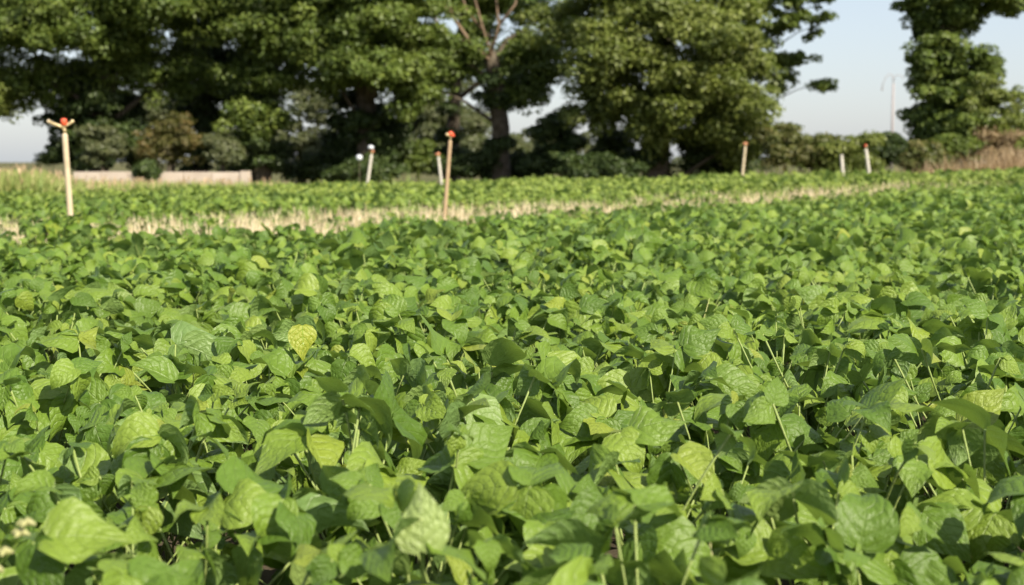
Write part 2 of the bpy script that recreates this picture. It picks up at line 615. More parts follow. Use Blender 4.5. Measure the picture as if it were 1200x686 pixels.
def special(px, py, zc, label, nleaf=7):
    d = (CAM_H - zc) * FPX / (py - HOR)
    p = pix(px, py, d)
    return p, d
# a yellowing leaf, a pale leaf held up to the light, and plants that show bare pale stalks
def held_leaf_plant(px, py, zc, mat, size, label, droop):
    p, d = special(px, py, zc, label)
    root = build_plant(p.x, p.y + .03, br, label, None, 7, zc - .06)
    a = Vector((0, 0, .14))
    e = Vector((0, -.06, p.z - root.location.z))
    dv = e - a
    ms = Matrix.LocRotScale(a, Vector((0, 0, 1)).rotation_difference(dv.normalized()), Vector((dv.length,) * 3))
    st = obj('leaf_stalk', STALKS[0][1], root)
    st.matrix_basis = ms
    for kind, dr in ((0, Vector((.05, -.25, -1))),):
        n1 = Vector((.15, -1, .62)).normalized()
        o = obj('leaflet', with_mat(BYKIND[kind][1], mat), st)
        s = size
        o.matrix_basis = ms.inverted() @ m4(frame(dr * droop, n1), e + Vector((0, 0, .0)) - dr * droop * s * .45, s)
        o['label'] = 'yellowing leaf with green veins' if mat is M_YLEAF else 'pale upright leaf catching the light'
    return root
held_leaf_plant(357, 400, .475, M_YLEAF, .098, 'bean plant holding up one square yellowing leaf among green ones', 1)
held_leaf_plant(495, 600, .52, M_PALE, .088, 'bean plant with one pale leaf standing upright in the blurred foreground', -1)
for i, (px, py, n, lab) in enumerate([
        (795, 345, 7, 'bean plant with several bare pale stalks standing up around a dark gap'),
        (1135, 310, 4, 'bean plant with thin bare yellow stalks near the right edge of the field'),
        (1180, 318, 4, 'stalky bean plant at the far right with bare straw-coloured stems'),
        (725, 655, 3, 'stalky bean plant with thick pale stems in the near centre foreground'),
        (925, 640, 2, 'bean plant with a long slanting pale stem in the right foreground'),
        (495, 545, 3, 'bean plant with pale stems leaning left of the centre foreground')]):
    p, d = special(px, py, .47, lab)
    root = build_plant(p.x, p.y, br, lab, None, 4, .40)
    obj('bare_stalks', bare_stalk_mesh(40 + i, n).mesh('bare_stalks', M_DRYSTEM), root)

# a plant with a few pale flowers at the lower left corner
p, d = special(18, 640, .50, '')
root = build_plant(p.x, p.y, br, 'bean plant bearing small pale flowers at the lower left corner', None, 8, .45)
M_FLOWER = simple('pale_flower', (0.30, 0.30, 0.12), (0.36, 0.35, 0.17), 60, .6, .3)
for k in range(6):
    c_ = Vector((br.uniform(-.03, .03), -.03 + br.uniform(-.02, .02), .46 + .012 * k))
    m_ = MB()
    for q in range(4):
        a_ = q * 1.57 + br.uniform(-.3, .3)
        m_.tube([c_, c_ + Vector((math.cos(a_) * .006, math.sin(a_) * .006, .004)), c_ + Vector((math.cos(a_) * .012, math.sin(a_) * .012, .001))], [.0015, .0045, .0012], 6)
    obj('flower', m_.mesh('flower', M_FLOWER), root)

# the rest of the crop, too many to count: instanced over points
proto_col = bpy.data.collections.new('bean_plant_kinds')
vr = random.Random(9)
NVAR = 10
for k in range(NVAR):
    me = merged_plant('bean_plant_kind', plan_plant(vr, .455, 17), k % 4, vr)
    proto_col.objects.link(bpy.data.objects.new('bean_plant_kind', me))
TALL = [(-3.43, 11.1), (-3.52, 11.4), (-3.36, 11.35), (-3.6, 11.2)]
rest += TALL
pv = np.array([(x, y, ground_z(x, y)) for x, y in rest])
pm = bpy.data.meshes.new('bean_crop')
pm.vertices.add(len(pv))
pm.vertices.foreach_set('co', pv.astype(np.float32).ravel())
def pattr(name, typ, key, val):
    a = pm.attributes.new(name, typ, 'POINT')
    a.data.foreach_set(key, np.asarray(val).ravel())
pattr('rot', 'FLOAT_VECTOR', 'vector', np.array([(vr.gauss(0, .09), vr.gauss(0, .09), vr.uniform(-.7, .7)) for _ in rest], dtype=np.float32))
pattr('scl', 'FLOAT', 'value', np.array([1.2 if (x, y) in TALL else canopy_h(x, y) / .455 * vr.uniform(.92, 1.1) for x, y in rest], dtype=np.float32))
pattr('vid', 'INT', 'value', np.array([vr.randrange(NVAR) for _ in rest], dtype=np.int32))
crop = obj('bean_crop', pm, kind='stuff')
tag(crop, 'unbroken mass of leafy green bean plants filling the field', 'bean crop')
gn = bpy.data.node_groups.new('scatter_plants', 'GeometryNodeTree')
gn.interface.new_socket('Geometry', in_out='INPUT', socket_type='NodeSocketGeometry')
gn.interface.new_socket('Geometry', in_out='OUTPUT', socket_type='NodeSocketGeometry')
gi, go = gn.nodes.new('NodeGroupInput'), gn.nodes.new('NodeGroupOutput')
ip = gn.nodes.new('GeometryNodeInstanceOnPoints')
ci = gn.nodes.new('GeometryNodeCollectionInfo')
ci.inputs['Collection'].default_value = proto_col
ci.inputs['Separate Children'].default_value = True
ci.inputs['Reset Children'].default_value = True
def named(nm, dt):
    nd = gn.nodes.new('GeometryNodeInputNamedAttribute')
    nd.data_type = dt
    nd.inputs['Name'].default_value = nm
    return next(s for s in nd.outputs if s.enabled and s.name == 'Attribute')
e2r = gn.nodes.new('FunctionNodeEulerToRotation')
L = gn.links.new
L(gi.outputs[0], ip.inputs['Points'])
L(ci.outputs[0], ip.inputs['Instance'])
ip.inputs['Pick Instance'].default_value = True
L(named('vid', 'INT'), ip.inputs['Instance Index'])
L(named('rot', 'FLOAT_VECTOR'), e2r.inputs[0])
L(e2r.outputs[0], ip.inputs['Rotation'])
L(named('scl', 'FLOAT'), ip.inputs['Scale'])
L(ip.outputs[0], go.inputs[0])
md = crop.modifiers.new('scatter', 'NODES')
md.node_group = gn

# ------------------------------------------------------------------ blades: straw strip, tall grass, weeds
def blades(name, roots, heights, width, lean, mats, rs, tassel=0.0, seg=3):
    """curved tapering blades as one mesh; tassel: share of blades with a feathery head"""
    n = len(roots)
    roots = np.asarray(roots); heights = np.asarray(heights)
    az = rs.uniform(0, 2 * np.pi, n)
    face = az + np.pi / 2 + rs.normal(0, .4, n)
    ln = np.abs(rs.normal(0, lean, n)) * heights
    V = np.zeros((n, (seg + 1) * 2, 3))
    for i in range(seg + 1):
        s = i / seg
        c = roots.copy()
        c[:, 0] += np.cos(az) * ln * s * s
        c[:, 1] += np.sin(az) * ln * s * s
        c[:, 2] += heights * (s - .25 * (ln / heights) * s * s)
        w = width * (1 - s) ** .6 * .5 + width * .06
        dx, dy = np.cos(face) * w, np.sin(face) * w
        V[:, 2 * i] = c + np.stack([dx, dy, 0 * dx], 1)
        V[:, 2 * i + 1] = c - np.stack([dx, dy, 0 * dx], 1)
    tint = np.repeat(rs.uniform(0, 1, n), (seg + 1) * 2)
    k = (seg + 1) * 2
    F = np.array([(2 * i, 2 * i + 1, 2 * i + 3, 2 * i + 2) for i in range(seg)])
    F = (F[None] + (np.arange(n) * k)[:, None, None]).reshape(-1, 4)
    mi = np.zeros(len(F), dtype=int)
    V = V.reshape(-1, 3)
    if tassel > 0:
        pick = np.where(rs.uniform(0, 1, n) < tassel)[0]
        tv, tf = [], []
        for j in pick:
            top = V[j * k + k - 1]
            for q in range(5):
                a = rs.uniform(0, 6.28); ll = rs.uniform(.07, .14)
                p0 = top + np.array([0, 0, -rs.uniform(0, .06)])
                e = p0 + np.array([math.cos(a) * ll * .45, math.sin(a) * ll * .45, ll])
                sdx = np.array([math.cos(a + 1.57), math.sin(a + 1.57), 0]) * .008
                b = len(V) + len(tv)
                tv += [p0 - sdx * .5, p0 + sdx * .5, e + sdx, e - sdx]
                tf.append((b, b + 1, b + 2, b + 3))
        if tv:
            V = np.concatenate([V, np.array(tv)])
            F = np.concatenate([F, np.array(tf)])
            mi = np.concatenate([mi, np.ones(len(tf), dtype=int)])
            tint = np.concatenate([tint, np.repeat(rs.uniform(0, 1, len(tf)), 4)])
    return mesh_np(name, V, F, 4, mats, attr=tint, matidx=mi)

rs = np.random.default_rng(4)
sr, sh = [], []
tries = 0
while len(sr) < 46000 and tries < 200000:
    tries += 1
    x, y = rs.uniform(-8, 11), rs.uniform(7.5, 28)
    if rs.uniform() < straw_amount(x, y):
        sr.append((x, y, ground_z(x, y))); sh.append(rs.uniform(.26, .47))
o = obj('dry_straw', blades('dry_straw', sr, sh, .015, .6, [M_STRAW], rs), kind='stuff')
tag(o, 'strip of dry straw-coloured stubble crossing the bean field by the sprinklers', 'straw')

tr_, th_ = [], []
while len(tr_) < 18000:
    y = rs.uniform(25.5, 36)
    px = rs.uniform(-130, 330)
    x = (px - 600) / FPX * y
    keep = 1 - sstep(110, 300, px) * .45
    if rs.uniform() > keep or y < 26 + 3.5 * sstep(0, 250, px):
        continue
    tr_.append((x, y, ground_z(x, y)))
    th_.append((0.90 - .27 * sstep(30, 110, px) - .05 * sstep(150, 300, px)) * rs.uniform(.75, 1.06))
o = obj('tall_grass', blades('tall_grass', tr_, th_, .045, .6, [M_TALL, M_TASSEL], rs, tassel=.035), kind='stuff')
tag(o, 'tall pale green grass with pinkish seed heads at the far left of the field', 'grass')

def weed_clump(px, py, d, hgt, n, label, mat, spread=.35, name='weed_clump'):
    p = pix(px, py, d)
    z = ground_z(p.x, d)
    t = thing(name, label, 'weeds', (p.x, d, z), 'weeds along the field edge')
    q = np.stack([rs.normal(0, spread, n), rs.normal(0, spread * .6, n), np.zeros(n) - .02], 1)
    obj('blades', blades('blades', q, rs.uniform(.3, 1, n) ** 1.3 * hgt, .02, .65, [mat], rs), t, 'stuff')
weed_clump(470, 210, 33, .95, 150, 'arching clump of tall light green grass left of the slim centre post', M_WEED, .3, 'grass_clump')
for px_, hh_, lab_ in ((1065, .5, 'short dry tan grass left of the ivy-clad column'), (1095, .62, 'dry tan grass at the foot of the ivy-clad column'),
                       (1128, .8, 'dry beige grass between the ivy-clad column and the olive bush'), (1155, 1.0, 'tall dry beige grass below the olive bush'),
                       (1180, 1.15, 'tallest dry pinkish grass clump near the right edge'), (1206, 1.05, 'dry grass clump cut by the right picture edge')):
    weed_clump(px_, 200, 35.2 + .01 * (px_ % 7), hh_ * 1.12, 620, lab_, M_DRYGRASS, .46, 'dry_grass_clump')
weed_clump(905, 200, 36, 1.0, 120, 'tall olive weeds at the right foot of the huge tree', M_WEED, .5, 'weed_clump')
weed_clump(975, 200, 36.3, 1.25, 90, 'tall thin weeds rising above the low shrubs of the right hedge', M_WEED, .35, 'weed_clump')
weed_clump(1040, 200, 35.6, .8, 160, 'pale green weeds before the dark shrub of the right hedge', M_WEED, .5, 'weed_clump')
weed_clump(880, 200, 35, .45, 120, 'short dry brown grass at the foot of the big tree', M_TASSEL, .4, 'dry_grass_clump')

# ------------------------------------------------------------------ sprinklers on posts
M_PIPE = simple('weathered_pipe', (0.38, 0.31, 0.20), (0.52, 0.44, 0.31), 7, .6, .3, .2, .004)
M_PIPEB = simple('brown_stake', (0.30, 0.205, 0.12), (0.40, 0.29, 0.18), 7, .7, .3, .3, .004)
M_PIPEW = simple('white_pipe', (0.40, 0.37, 0.32), (0.52, 0.49, 0.43), 7, .5, .35, .1, .003)
M_BRASS = simple('dull_brass', (0.42, 0.32, 0.16), (0.58, 0.47, 0.27), 20, .45, .5, .1, .002, metal=.3)
M_RED = simple('orange_red_plastic', (0.56, 0.075, 0.028), (0.66, 0.11, 0.045), 12, .45, .45, .05, .002)
M_TERRA = simple('faded_orange_plastic', (0.46, 0.19, 0.10), (0.54, 0.25, 0.14), 12, .5, .4, .05, .002)
M_WHITE = simple('white_plastic', (0.50, 0.53, 0.58), (0.58, 0.60, 0.64), 12, .4, .5, .05, .002)

def sprinkler(px_t, py_t, px_b, py_b, d, rad, mpipe, head, label, mcap=None, rz=0.0):
    top = pix(px_t, py_t, d)
    low = pix(px_b, py_b, d)
    # follow the lean down to the ground
    ax = (top - low).normalized()
    g = ground_z(low.x, d)
    base = top - ax * ((top.z - g) / ax.z)
    base.z = ground_z(base.x, base.y)
    t = thing('sprinkler_post', label, 'sprinkler', base, 'sprinkler posts standing in the field')
    Lh = (top - base).length
    t.rotation_euler = Vector((0, 0, 1)).rotation_difference(ax).to_euler()
    hh = {'arms': .13, 'cap': .10, 'white': .12, 'none': 0.0}[head]
    zt = Lh - hh
    r = rad
    obj('pipe', MB().lathe((0, 0, 0), [(r * 1.05, -.05), (r * 1.05, .3), (r, zt * .6), (r * .97, zt - .03), (r * .8, zt - .008), (r * .5, zt)], 16).mesh('pipe', mpipe), t)
    if head == 'none':
        obj('pipe_end', MB().lathe((0, 0, zt - .03), [(r * 1.12, 0), (r * 1.12, .026), (r * .9, .034)], 14).mesh('pipe_end', M_PIPEW), t)
        return t
    obj('riser', MB().lathe((0, 0, zt - .004), [(r * .45, 0), (r * .45, .02), (r * .62, .022), (r * .62, .036), (r * .4, .038), (r * .4, hh * .55)], 12).mesh('riser', M_BRASS), t)
    def rot(p):
        return Vector((p[0] * math.cos(rz) - p[1] * math.sin(rz), p[0] * math.sin(rz) + p[1] * math.cos(rz), p[2]))
    zc = zt + hh * .5
    mcap = mcap or M_RED
    if head == 'arms':
        a1 = [rot(p) for p in ((0, 0, zc - .02), (-.05, -.008, zc + .002), (-.085, -.01, zc + .016), (-.118, -.012, zc + .034))]
        arm = obj('nozzle_arm', MB().tube(a1, [.015, .014, .013, .015], 8).mesh('nozzle_arm', M_BRASS), t)
        obj('nozzle_tip', MB().tube([a1[-1], a1[-1] + (a1[-1] - a1[-2]).normalized() * .018], [.019, .015], 10).mesh('nozzle_tip', M_PIPE), arm)
        a2 = [rot(p) for p in ((0, 0, zc - .015), (.035, .006, zc + .008), (.062, .01, zc + .024), (.076, .012, zc + .04))]
        obj('hammer_arm', MB().tube(a2, [.013, .013, .013, .015], 8).mesh('hammer_arm', M_BRASS), t)
        obj('cap', MB().lathe((0, 0, zc - .004), [(.018, 0), (.026, .006), (.027, .042), (.024, .056), (.014, .062)], 14).mesh('cap', mcap), t)
    else:
        a1 = [rot(p) for p in ((0, 0, zc - .015), (-.03, 0, zc - .002), (-.055, 0, zc + .01))]
        obj('nozzle_arm', MB().tube(a1, [.016, .014, .016], 8).mesh('nozzle_arm', M_BRASS if mcap is M_RED else mcap), t)
        a2 = [rot(p) for p in ((0, 0, zc - .015), (.025, 0, zc - .004), (.042, 0, zc + .006))]
        obj('hammer_arm', MB().tube(a2, [.014, .013, .014], 8).mesh('hammer_arm', mcap), t)
        obj('cap', MB().lathe((0, 0, zc - .012), [(.018, 0), (.027, .006), (.028, .032), (.022, .046), (.012, .052)], 14).mesh('cap', mcap), t)
        if head == 'white':
            obj('white_shield', MB().lathe((-.03, -.02, zc + .035), [(.028, 0), (.054, .012), (.06, .036), (.045, .066), (.02, .08)], 14).mesh('white_shield', M_WHITE), t)
    return t
sprinkler(74.5, 138, 82, 246, 12.0, .0245, M_PIPE, 'arms', 'tall beige sprinkler post with two-armed orange-capped head at the left')
sprinkler(528.5, 153, 521.5, 246, 15.0, .0205, M_PIPEB, 'cap', 'tall brown sprinkler post with bright red cap leaning in the centre', rz=.5)
sprinkler(436.5, 174, 430.5, 216, 28.0, .030, M_PIPEW, 'white', 'short pale sprinkler post with a white shield on its head, left of centre', M_TERRA)
sprinkler(513, 178, 517.5, 216, 28.0, .029, M_PIPEW, 'cap', 'slim white sprinkler post with faded orange head behind the brown centre post', M_TERRA)
sprinkler(874, 166, 870, 205, 29.0, .029, M_PIPE, 'cap', 'thin beige sprinkler post before the right side of the big tree', M_TERRA, .3)
sprinkler(986, 182, 987.5, 201, 30.0, .036, M_PIPEW, 'none', 'short headless white pipe left of the red-capped right post')
sprinkler(1014, 169, 1018, 201, 29.0, .035, M_PIPEW, 'cap', 'white sprinkler post with dark red cap before the right hedge', M_RED, 2.0)

# a small white marker ball on a thin dark rod beside the white-shielded post
p = pix(421, 185, 28.5)
g = ground_z(p.x, 28.5)
mk = thing('marker_rod', 'small white marker on a thin dark rod left of the white-shielded sprinkler', 'marker', (p.x, 28.5, g))
zz = p.z - g
obj('rod', MB().tube([(0, 0, -.05), (0.004, 0, zz * .5), (0, 0, zz - .05)], .006, 6).mesh('rod', M_BARK), mk)
obj('marker_head', MB().lathe((0, 0, zz - .06), [(.02, 0), (.055, .02), (.066, .06), (.055, .10), (.02, .12)], 14).mesh('marker_head', M_WHITE), mk)

# ------------------------------------------------------------------ low wall under the left trees
M_WALL = simple('pale_concrete', (0.42, 0.35, 0.29), (0.55, 0.47, 0.40), 1.5, .9, .2, .3, .02)
a, b = pix(88, 210, 39.0), pix(283, 210, 38.0)
wl = thing('low_wall', 'long low pale concrete wall beneath the trees on the left', 'wall', (a.x, a.y, ground_z(a.x, a.y)))
dv = Vector((b.x - a.x, b.y - a.y, 0))
wl.rotation_euler.z = math.atan2(dv.y, dv.x)
Lw = dv.length
z0 = ground_z(a.x, a.y)
topz = pix(180, 197, 38.5).z - z0
nb = 6
for i in range(nb):
    w = Lw / nb
    obj('wall_block', MB().box((w * (i + .5), 0, topz / 2 - .09 - random.uniform(0, .012)), (w - .02, .18, topz - .02), .004).mesh('wall_block', M_WALL, False), wl)
obj('wall_pier', MB().box((Lw + .12, 0, topz / 2 - .08), (.2, .24, topz + .0), .004).mesh('wall_pier', M_WALL, False), wl)

# ------------------------------------------------------------------ trees
def leaf_cloud(centers, rads, nleaf, size, rs, up=.45):
    """rhombic leaves spread through many small clumps -> verts, faces, tint"""
    centers = np.asarray(centers); rads = np.asarray(rads)
    n = len(centers) * nleaf
    ci = np.repeat(np.arange(len(centers)), nleaf)
    d = rs.normal(0, 1, (n, 3)); d /= np.linalg.norm(d, axis=1)[:, None]
    d[:, 2] = np.abs(d[:, 2]) * np.where(rs.uniform(0, 1, n) < .3, -1, 1)
    rr = rs.uniform(.2, 1, n) ** .4
    P = centers[ci] + d * (rr * rads[ci])[:, None] * np.array([1.15, 1.15, .72])
    nrm = d * .9 + rs.normal(0, .42, (n, 3)) + np.array([0, 0, up])
    nrm /= np.linalg.norm(nrm, axis=1)[:, None]
    t = np.cross(nrm, rs.normal(0, 1, (n, 3))); t /= np.linalg.norm(t, axis=1)[:, None]
    b = np.cross(nrm, t)
    s = size * rs.uniform(.65, 1.3, n)[:, None]
    V = np.stack([P - t * s * .55, P + b * s * .36 + nrm * s * .08, P + t * s * .55 - nrm * s * .1, P - b * s * .36 + nrm * s * .08], 1).reshape(-1, 3)
    F = np.arange(n * 4).reshape(-1, 4)
    ct = rs.uniform(0, 1, len(centers))
    tint = np.clip(ct[ci] * .55 + rs.uniform(0, .45, n), 0, 1)
    return V, F, np.repeat(tint, 4)

def clumps_in(ells, d, rs, dens, crad, shell=.5):
    """ells: (px, py, rx_px, ry_px, depth offset, depth radius) -> clump centres and radii.
    Each mass is a set of flattened boughs with gaps between; each bough carries several clumps."""
    Cn, Rd = [], []
    for (px, py, rx, ry, dd, rd) in ells:
        dist = d + dd
        c = pix(px, py, dist)
        s = dist / FPX
        ax, az = rx * s, ry * s
        area = 4 * math.pi * ((ax * rd) ** 1.6 / 3 + (ax * az) ** 1.6 / 3 + (rd * az) ** 1.6 / 3) ** (1 / 1.6)
        per = 6
        n = max(3, int(area * dens / per * (.5 if py < -30 else 1)))     # tops far above the frame are looser
        dv = rs.normal(0, 1, (n, 3)); dv /= np.linalg.norm(dv, axis=1)[:, None]
        rr = rs.uniform(shell ** 3, 1, n) ** (1 / 3)
        bough = np.array(c) + dv * rr[:, None] * np.maximum(np.array([ax, rd, az]) - crad * .7, .12)
        br_ = min(crad * 1.5, ax * .8)
        q = np.repeat(bough, per, 0) + rs.normal(0, .55, (n * per, 3)) * np.array([br_, br_, br_ * .42])
        cr = rs.uniform(.65, 1.2, n * per) * crad
        q[:, 2] = np.maximum(q[:, 2], ground_z(c.x, c.y) + .12)
        Cn.append(q); Rd.append(cr)
    return np.concatenate(Cn), np.concatenate(Rd)

def tree(name, label, d, trunk, ells, mat, cat='tree', group=None, dens=4.6, crad=.42, nleaf=135, size=.11, seed=0, limbs=True, ivy=None, mtrunk=None, shell=.5, crown='crown'):
    """trunk: list of (px, py, radius_m) from the ground up, or None for a stemless shrub"""
    rs = np.random.default_rng(100 + seed)
    r = random.Random(seed)
    bp = pix(trunk[0][0], 214, d) if trunk else pix(ells[0][0], 210, d)
    base = Vector((bp.x, d, ground_z(bp.x, d)))
    t = thing(name, label, cat, base, group)
    Cn, Rd = clumps_in(ells, d, rs, dens, crad, shell)
    V, F, T = leaf_cloud(Cn, Rd, nleaf, size, rs)
    obj(crown, mesh_np(crown, V - np.array(base), F, 4, [mat], attr=T), t, 'stuff')
    if trunk:
        pts, rad = [Vector((0, 0, -.15))], [trunk[0][2] * 1.35]
        for i, (px, py, rr) in enumerate(trunk):
            q = pix(px, py, d) - base
            if i == 0:
                q.z = 0.12
            pts.append(q); rad.append(rr)
        # densify with a little wander
        P, Q = [], []
        for i in range(len(pts) - 1):
            for k in range(3):
                s = k / 3
                w = Vector((r.uniform(-1, 1), r.uniform(-1, 1), 0)) * .05 * (1 if i or k else 0)
                P.append(pts[i].lerp(pts[i + 1], s) + w); Q.append(rad[i] * (1 - s) + rad[i + 1] * s)
        P.append(pts[-1]); Q.append(rad[-1])
        obj('trunk', MB().tube(P, Q, 10).mesh('trunk', mtrunk or M_BARK), t)
        if limbs:
            for (px, py, rx, ry, dd, rd) in ells:
                e = pix(px, py, d + dd) - base
                if e.z < 1.2:
                    continue
                k = min(range(len(P)), key=lambda j: abs(P[j].z - (e.z - .7 - .25 * (e - P[j]).length)))
                s0 = P[k]
                mid = s0.lerp(e, .5) + Vector((r.uniform(-.2, .2), r.uniform(-.2, .2), .2))
                rr = min(Q[k] * .6, .13) * min(1.0, rx / 45)
                obj('branch', MB().tube([s0, s0.lerp(mid, .5), mid, mid.lerp(e, .5) + Vector((0, 0, .08)), e], [rr, rr * .85, rr * .65, rr * .45, rr * .2], 7).mesh('branch', mtrunk or M_BARK), t)
    if ivy:
        Ci, Ri = clumps_in(ivy, d, rs, dens * 1.2, crad * .7, .7)
        V, F, T = leaf_cloud(Ci, Ri, nleaf, size, rs)
        obj('ivy', mesh_np('ivy', V - np.array(base), F, 4, [M_IVY_SHADE], attr=T), t, 'stuff')  # real ivy on some trunks; elsewhere dark leaves that paint crown shade
    return t

TG = 'trees in the row behind the field'
tree('field_tree', 'large spreading tree at the left with dark shaded trunk and sunlit crown', 43,
     [(118, 214, .30), (120, 150, .24), (128, 80, .22), (120, 0, .2), (125, -90, .12)],
     [(100, 20, 95, 60, -1.6, 2.0), (20, 10, 60, 60, -1.2, 1.8), (180, 5, 70, 48, -1.6, 1.8), (120, -90, 130, 80, 0, 2.6), (150, 75, 45, 42, -.6, 1.2), (45, 95, 40, 38, -.4, 1.2), (90, 90, 40, 36, .8, 1.2), (215, 85, 38, 45, .3, 1.0)],
     M_OAK, group=TG, seed=1, ivy=[(122, 150, 44, 64, .2, .9), (120, 145, 26, 60, -.5, .5), (100, 120, 40, 30, .4, .7), (85, 160, 30, 42, .6, .7), (158, 150, 26, 60, .7, .7)])  # the ivy list here paints the shaded lower foliage in dark leaves
tree('field_tree', 'leafy tree cut off by the left edge of the picture', 42,
     [(-75, 214, .26), (-72, 100, .22), (-70, 0, .18), (-70, -100, .1)],
     [(-55, 60, 55, 60, 0, 1.7), (-20, 110, 30, 42, -.4, .9), (-100, 90, 60, 60, 0, 1.6), (-60, -40, 90, 80, 0, 2.2)], M_OAK2, group=TG, seed=2)
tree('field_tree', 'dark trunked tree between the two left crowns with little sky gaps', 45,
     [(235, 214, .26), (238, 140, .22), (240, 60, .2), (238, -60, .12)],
     [(245, 20, 50, 50, .4, 1.5), (235, -70, 90, 70, 0, 2.2), (265, 85, 36, 50, .4, .9), (232, 130, 28, 36, .4, .8)], M_IVY_SHADE, group=TG, seed=3,
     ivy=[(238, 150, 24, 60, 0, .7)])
tree('ivy_tree', 'ivy-wrapped tree with round sunlit crown left of centre', 42,
     [(305, 214, .32), (308, 140, .26), (318, 80, .22), (325, 0, .2), (330, -80, .12)],
     [(310, 60, 48, 60, -.9, 1.4), (335, 5, 70, 50, -1.2, 1.9), (330, -90, 110, 80, 0, 2.4), (300, 135, 32, 40, -.5, .9), (285, 20, 36, 44, -.6, 1.1)],
     M_OAK, group=TG, seed=4, ivy=[(303, 175, 32, 45, 0, .8), (300, 120, 34, 40, .3, .8)])
tree('field_tree', 'broad tree with a bright leafy crown over deep shade, centre left', 42,
     [(428, 214, .36), (430, 150, .30), (428, 80, .26), (425, 0, .22), (425, -90, .12)],
     [(420, 60, 58, 44, -2.2, 1.5), (380, 45, 45, 45, -1.8, 1.4), (465, 70, 42, 42, -1.7, 1.3), (430, 0, 85, 55, -1.6, 2.2), (430, -95, 110, 80, 0, 2.6), (478, 112, 26, 30, -.8, .8), (492, 42, 30, 38, -.2, .9), (395, 98, 25, 20, -.5, .8)],
     M_OAK, group=TG, seed=5, ivy=[(425, 150, 48, 62, 1.0, .9), (428, 150, 30, 66, -.2, .5), (400, 185, 35, 30, .9, .7), (455, 180, 34, 36, .9, .8)])  # dark leaves over the trunk paint the deep shade below the crown
# the half-dead tree: a straight trunk that forks into bare reddish limbs
t = tree('half_dead_tree', 'half-dead tree with bare reddish branches above a straight dark trunk', 43,
     [(588, 214, .30), (586, 150, .27), (582, 105, .25), (572, 60, .20)],
     [(600, 75, 38, 40, .3, 1.0), (545, 75, 34, 36, .2, .9), (625, 35, 32, 45, .4, 1.0), (500, 105, 22, 26, .2, .7), (560, 30, 20, 30, .8, .6), (612, 110, 24, 24, .2, .6), (640, 90, 22, 26, .3, .6)],
     M_OAK, group=TG, seed=6, dens=2.6, ivy=[(587, 165, 11, 52, 0, .38), (578, 105, 22, 30, 0, .5)])
dr = random.Random(3)
bz = Vector(t.location)
for (pts_) in ([(574, 70), (552, 50), (530, 20), (508, -15), (500, -60)], [(574, 66), (565, 35), (556, 0), (552, -50)], [(574, 66), (584, 30), (580, -5), (592, -60)],
               [(552, 50), (533, 45), (514, 30), (500, 5)], [(565, 35), (545, 12), (538, -20), (530, -60)], [(584, 30), (604, 5), (612, -40)], [(556, 0), (566, -25), (570, -60)], [(530, 20), (522, -10), (524, -50)]):
    P = [pix(px + dr.uniform(-2, 2), py, 42.6 + dr.uniform(-.2, .2)) - bz for px, py in pts_]
    n = len(P)
    r0 = .065 if len(pts_) > 4 else .045
    obj('dead_branch', MB().tube(P, [r0 * (1 - .6 * i / n) for i in range(n)], 7).mesh('dead_branch', M_DEADBARK), t)

tree('field_tree', 'huge rounded tree right of centre with foliage down to the field', 41,
     [(770, 214, .42), (772, 140, .36), (775, 60, .3), (780, -30, .24), (780, -120, .14)],
     [(700, 65, 55, 50, -2.0, 1.7), (790, 50, 75, 65, -2.4, 2.2), (855, 105, 50, 72, -1.8, 1.7), (720, 120, 50, 40, -1.2, 1.3), (800, 135, 70, 48, -2.0, 1.6), (775, -40, 130, 75, -.8, 2.8), (780, -140, 110, 70, 0, 2.5), (868, 40, 45, 60, -1.0, 1.5), (680, 20, 45, 45, -.8, 1.4), (876, 165, 28, 40, -1.0, .9), (735, -5, 50, 40, -2.2, 1.6)],
     M_OAK2, group=TG, seed=7, dens=3.6, ivy=[(700, 175, 66, 36, 1.2, 1.0), (780, 180, 70, 36, .4, 1.2), (850, 185, 40, 28, .2, .9), (655, 150, 26, 30, .9, .6)])  # ivy masses stand for the shade low in this tree
tree('field_tree', 'darker tree reaching leafy boughs into the sky behind the huge round one', 45,
     [(850, 214, .26), (862, 120, .22), (880, 30, .16), (890, -60, .1)],
     [(905, 10, 42, 40, 0, 1.3), (940, -20, 42, 40, -.2, 1.3), (895, 60, 28, 38, 0, .9), (925, 85, 16, 22, 0, .5), (912, 105, 12, 12, 0, .4), (962, 98, 11, 10, 0, .35), (935, 70, 14, 10, 0, .4), (880, -80, 100, 60, 0, 2.2), (957, 30, 14, 18, 0, .5)],
     M_OAK, group=TG, seed=8, dens=7.5, crad=.2, nleaf=34, size=.12)
tree('ivy_tree', 'tall ivy-clad column of a tree on the right under the open sky', 40,
     [(1098, 214, .26), (1100, 120, .22), (1108, 40, .2), (1120, -60, .12)],
     [(1108, 30, 36, 50, -.3, 1.1), (1150, 0, 52, 32, -.3, 1.2), (1110, 85, 30, 45, -.4, .9), (1096, 130, 26, 52, -.2, .8), (1096, 165, 28, 34, -.3, .8), (1120, 140, 38, 42, -.5, 1.0), (1135, 90, 30, 40, -.3, .9), (1190, -15, 40, 34, 0, 1.1), (1125, -80, 90, 65, 0, 2.2), (1085, 0, 20, 40, 0, .8)],
     M_OAK, group=TG, seed=9, crad=.3, size=.12, dens=5, ivy=[(1098, 110, 28, 70, .4, .7), (1098, 40, 26, 50, .4, .7)])
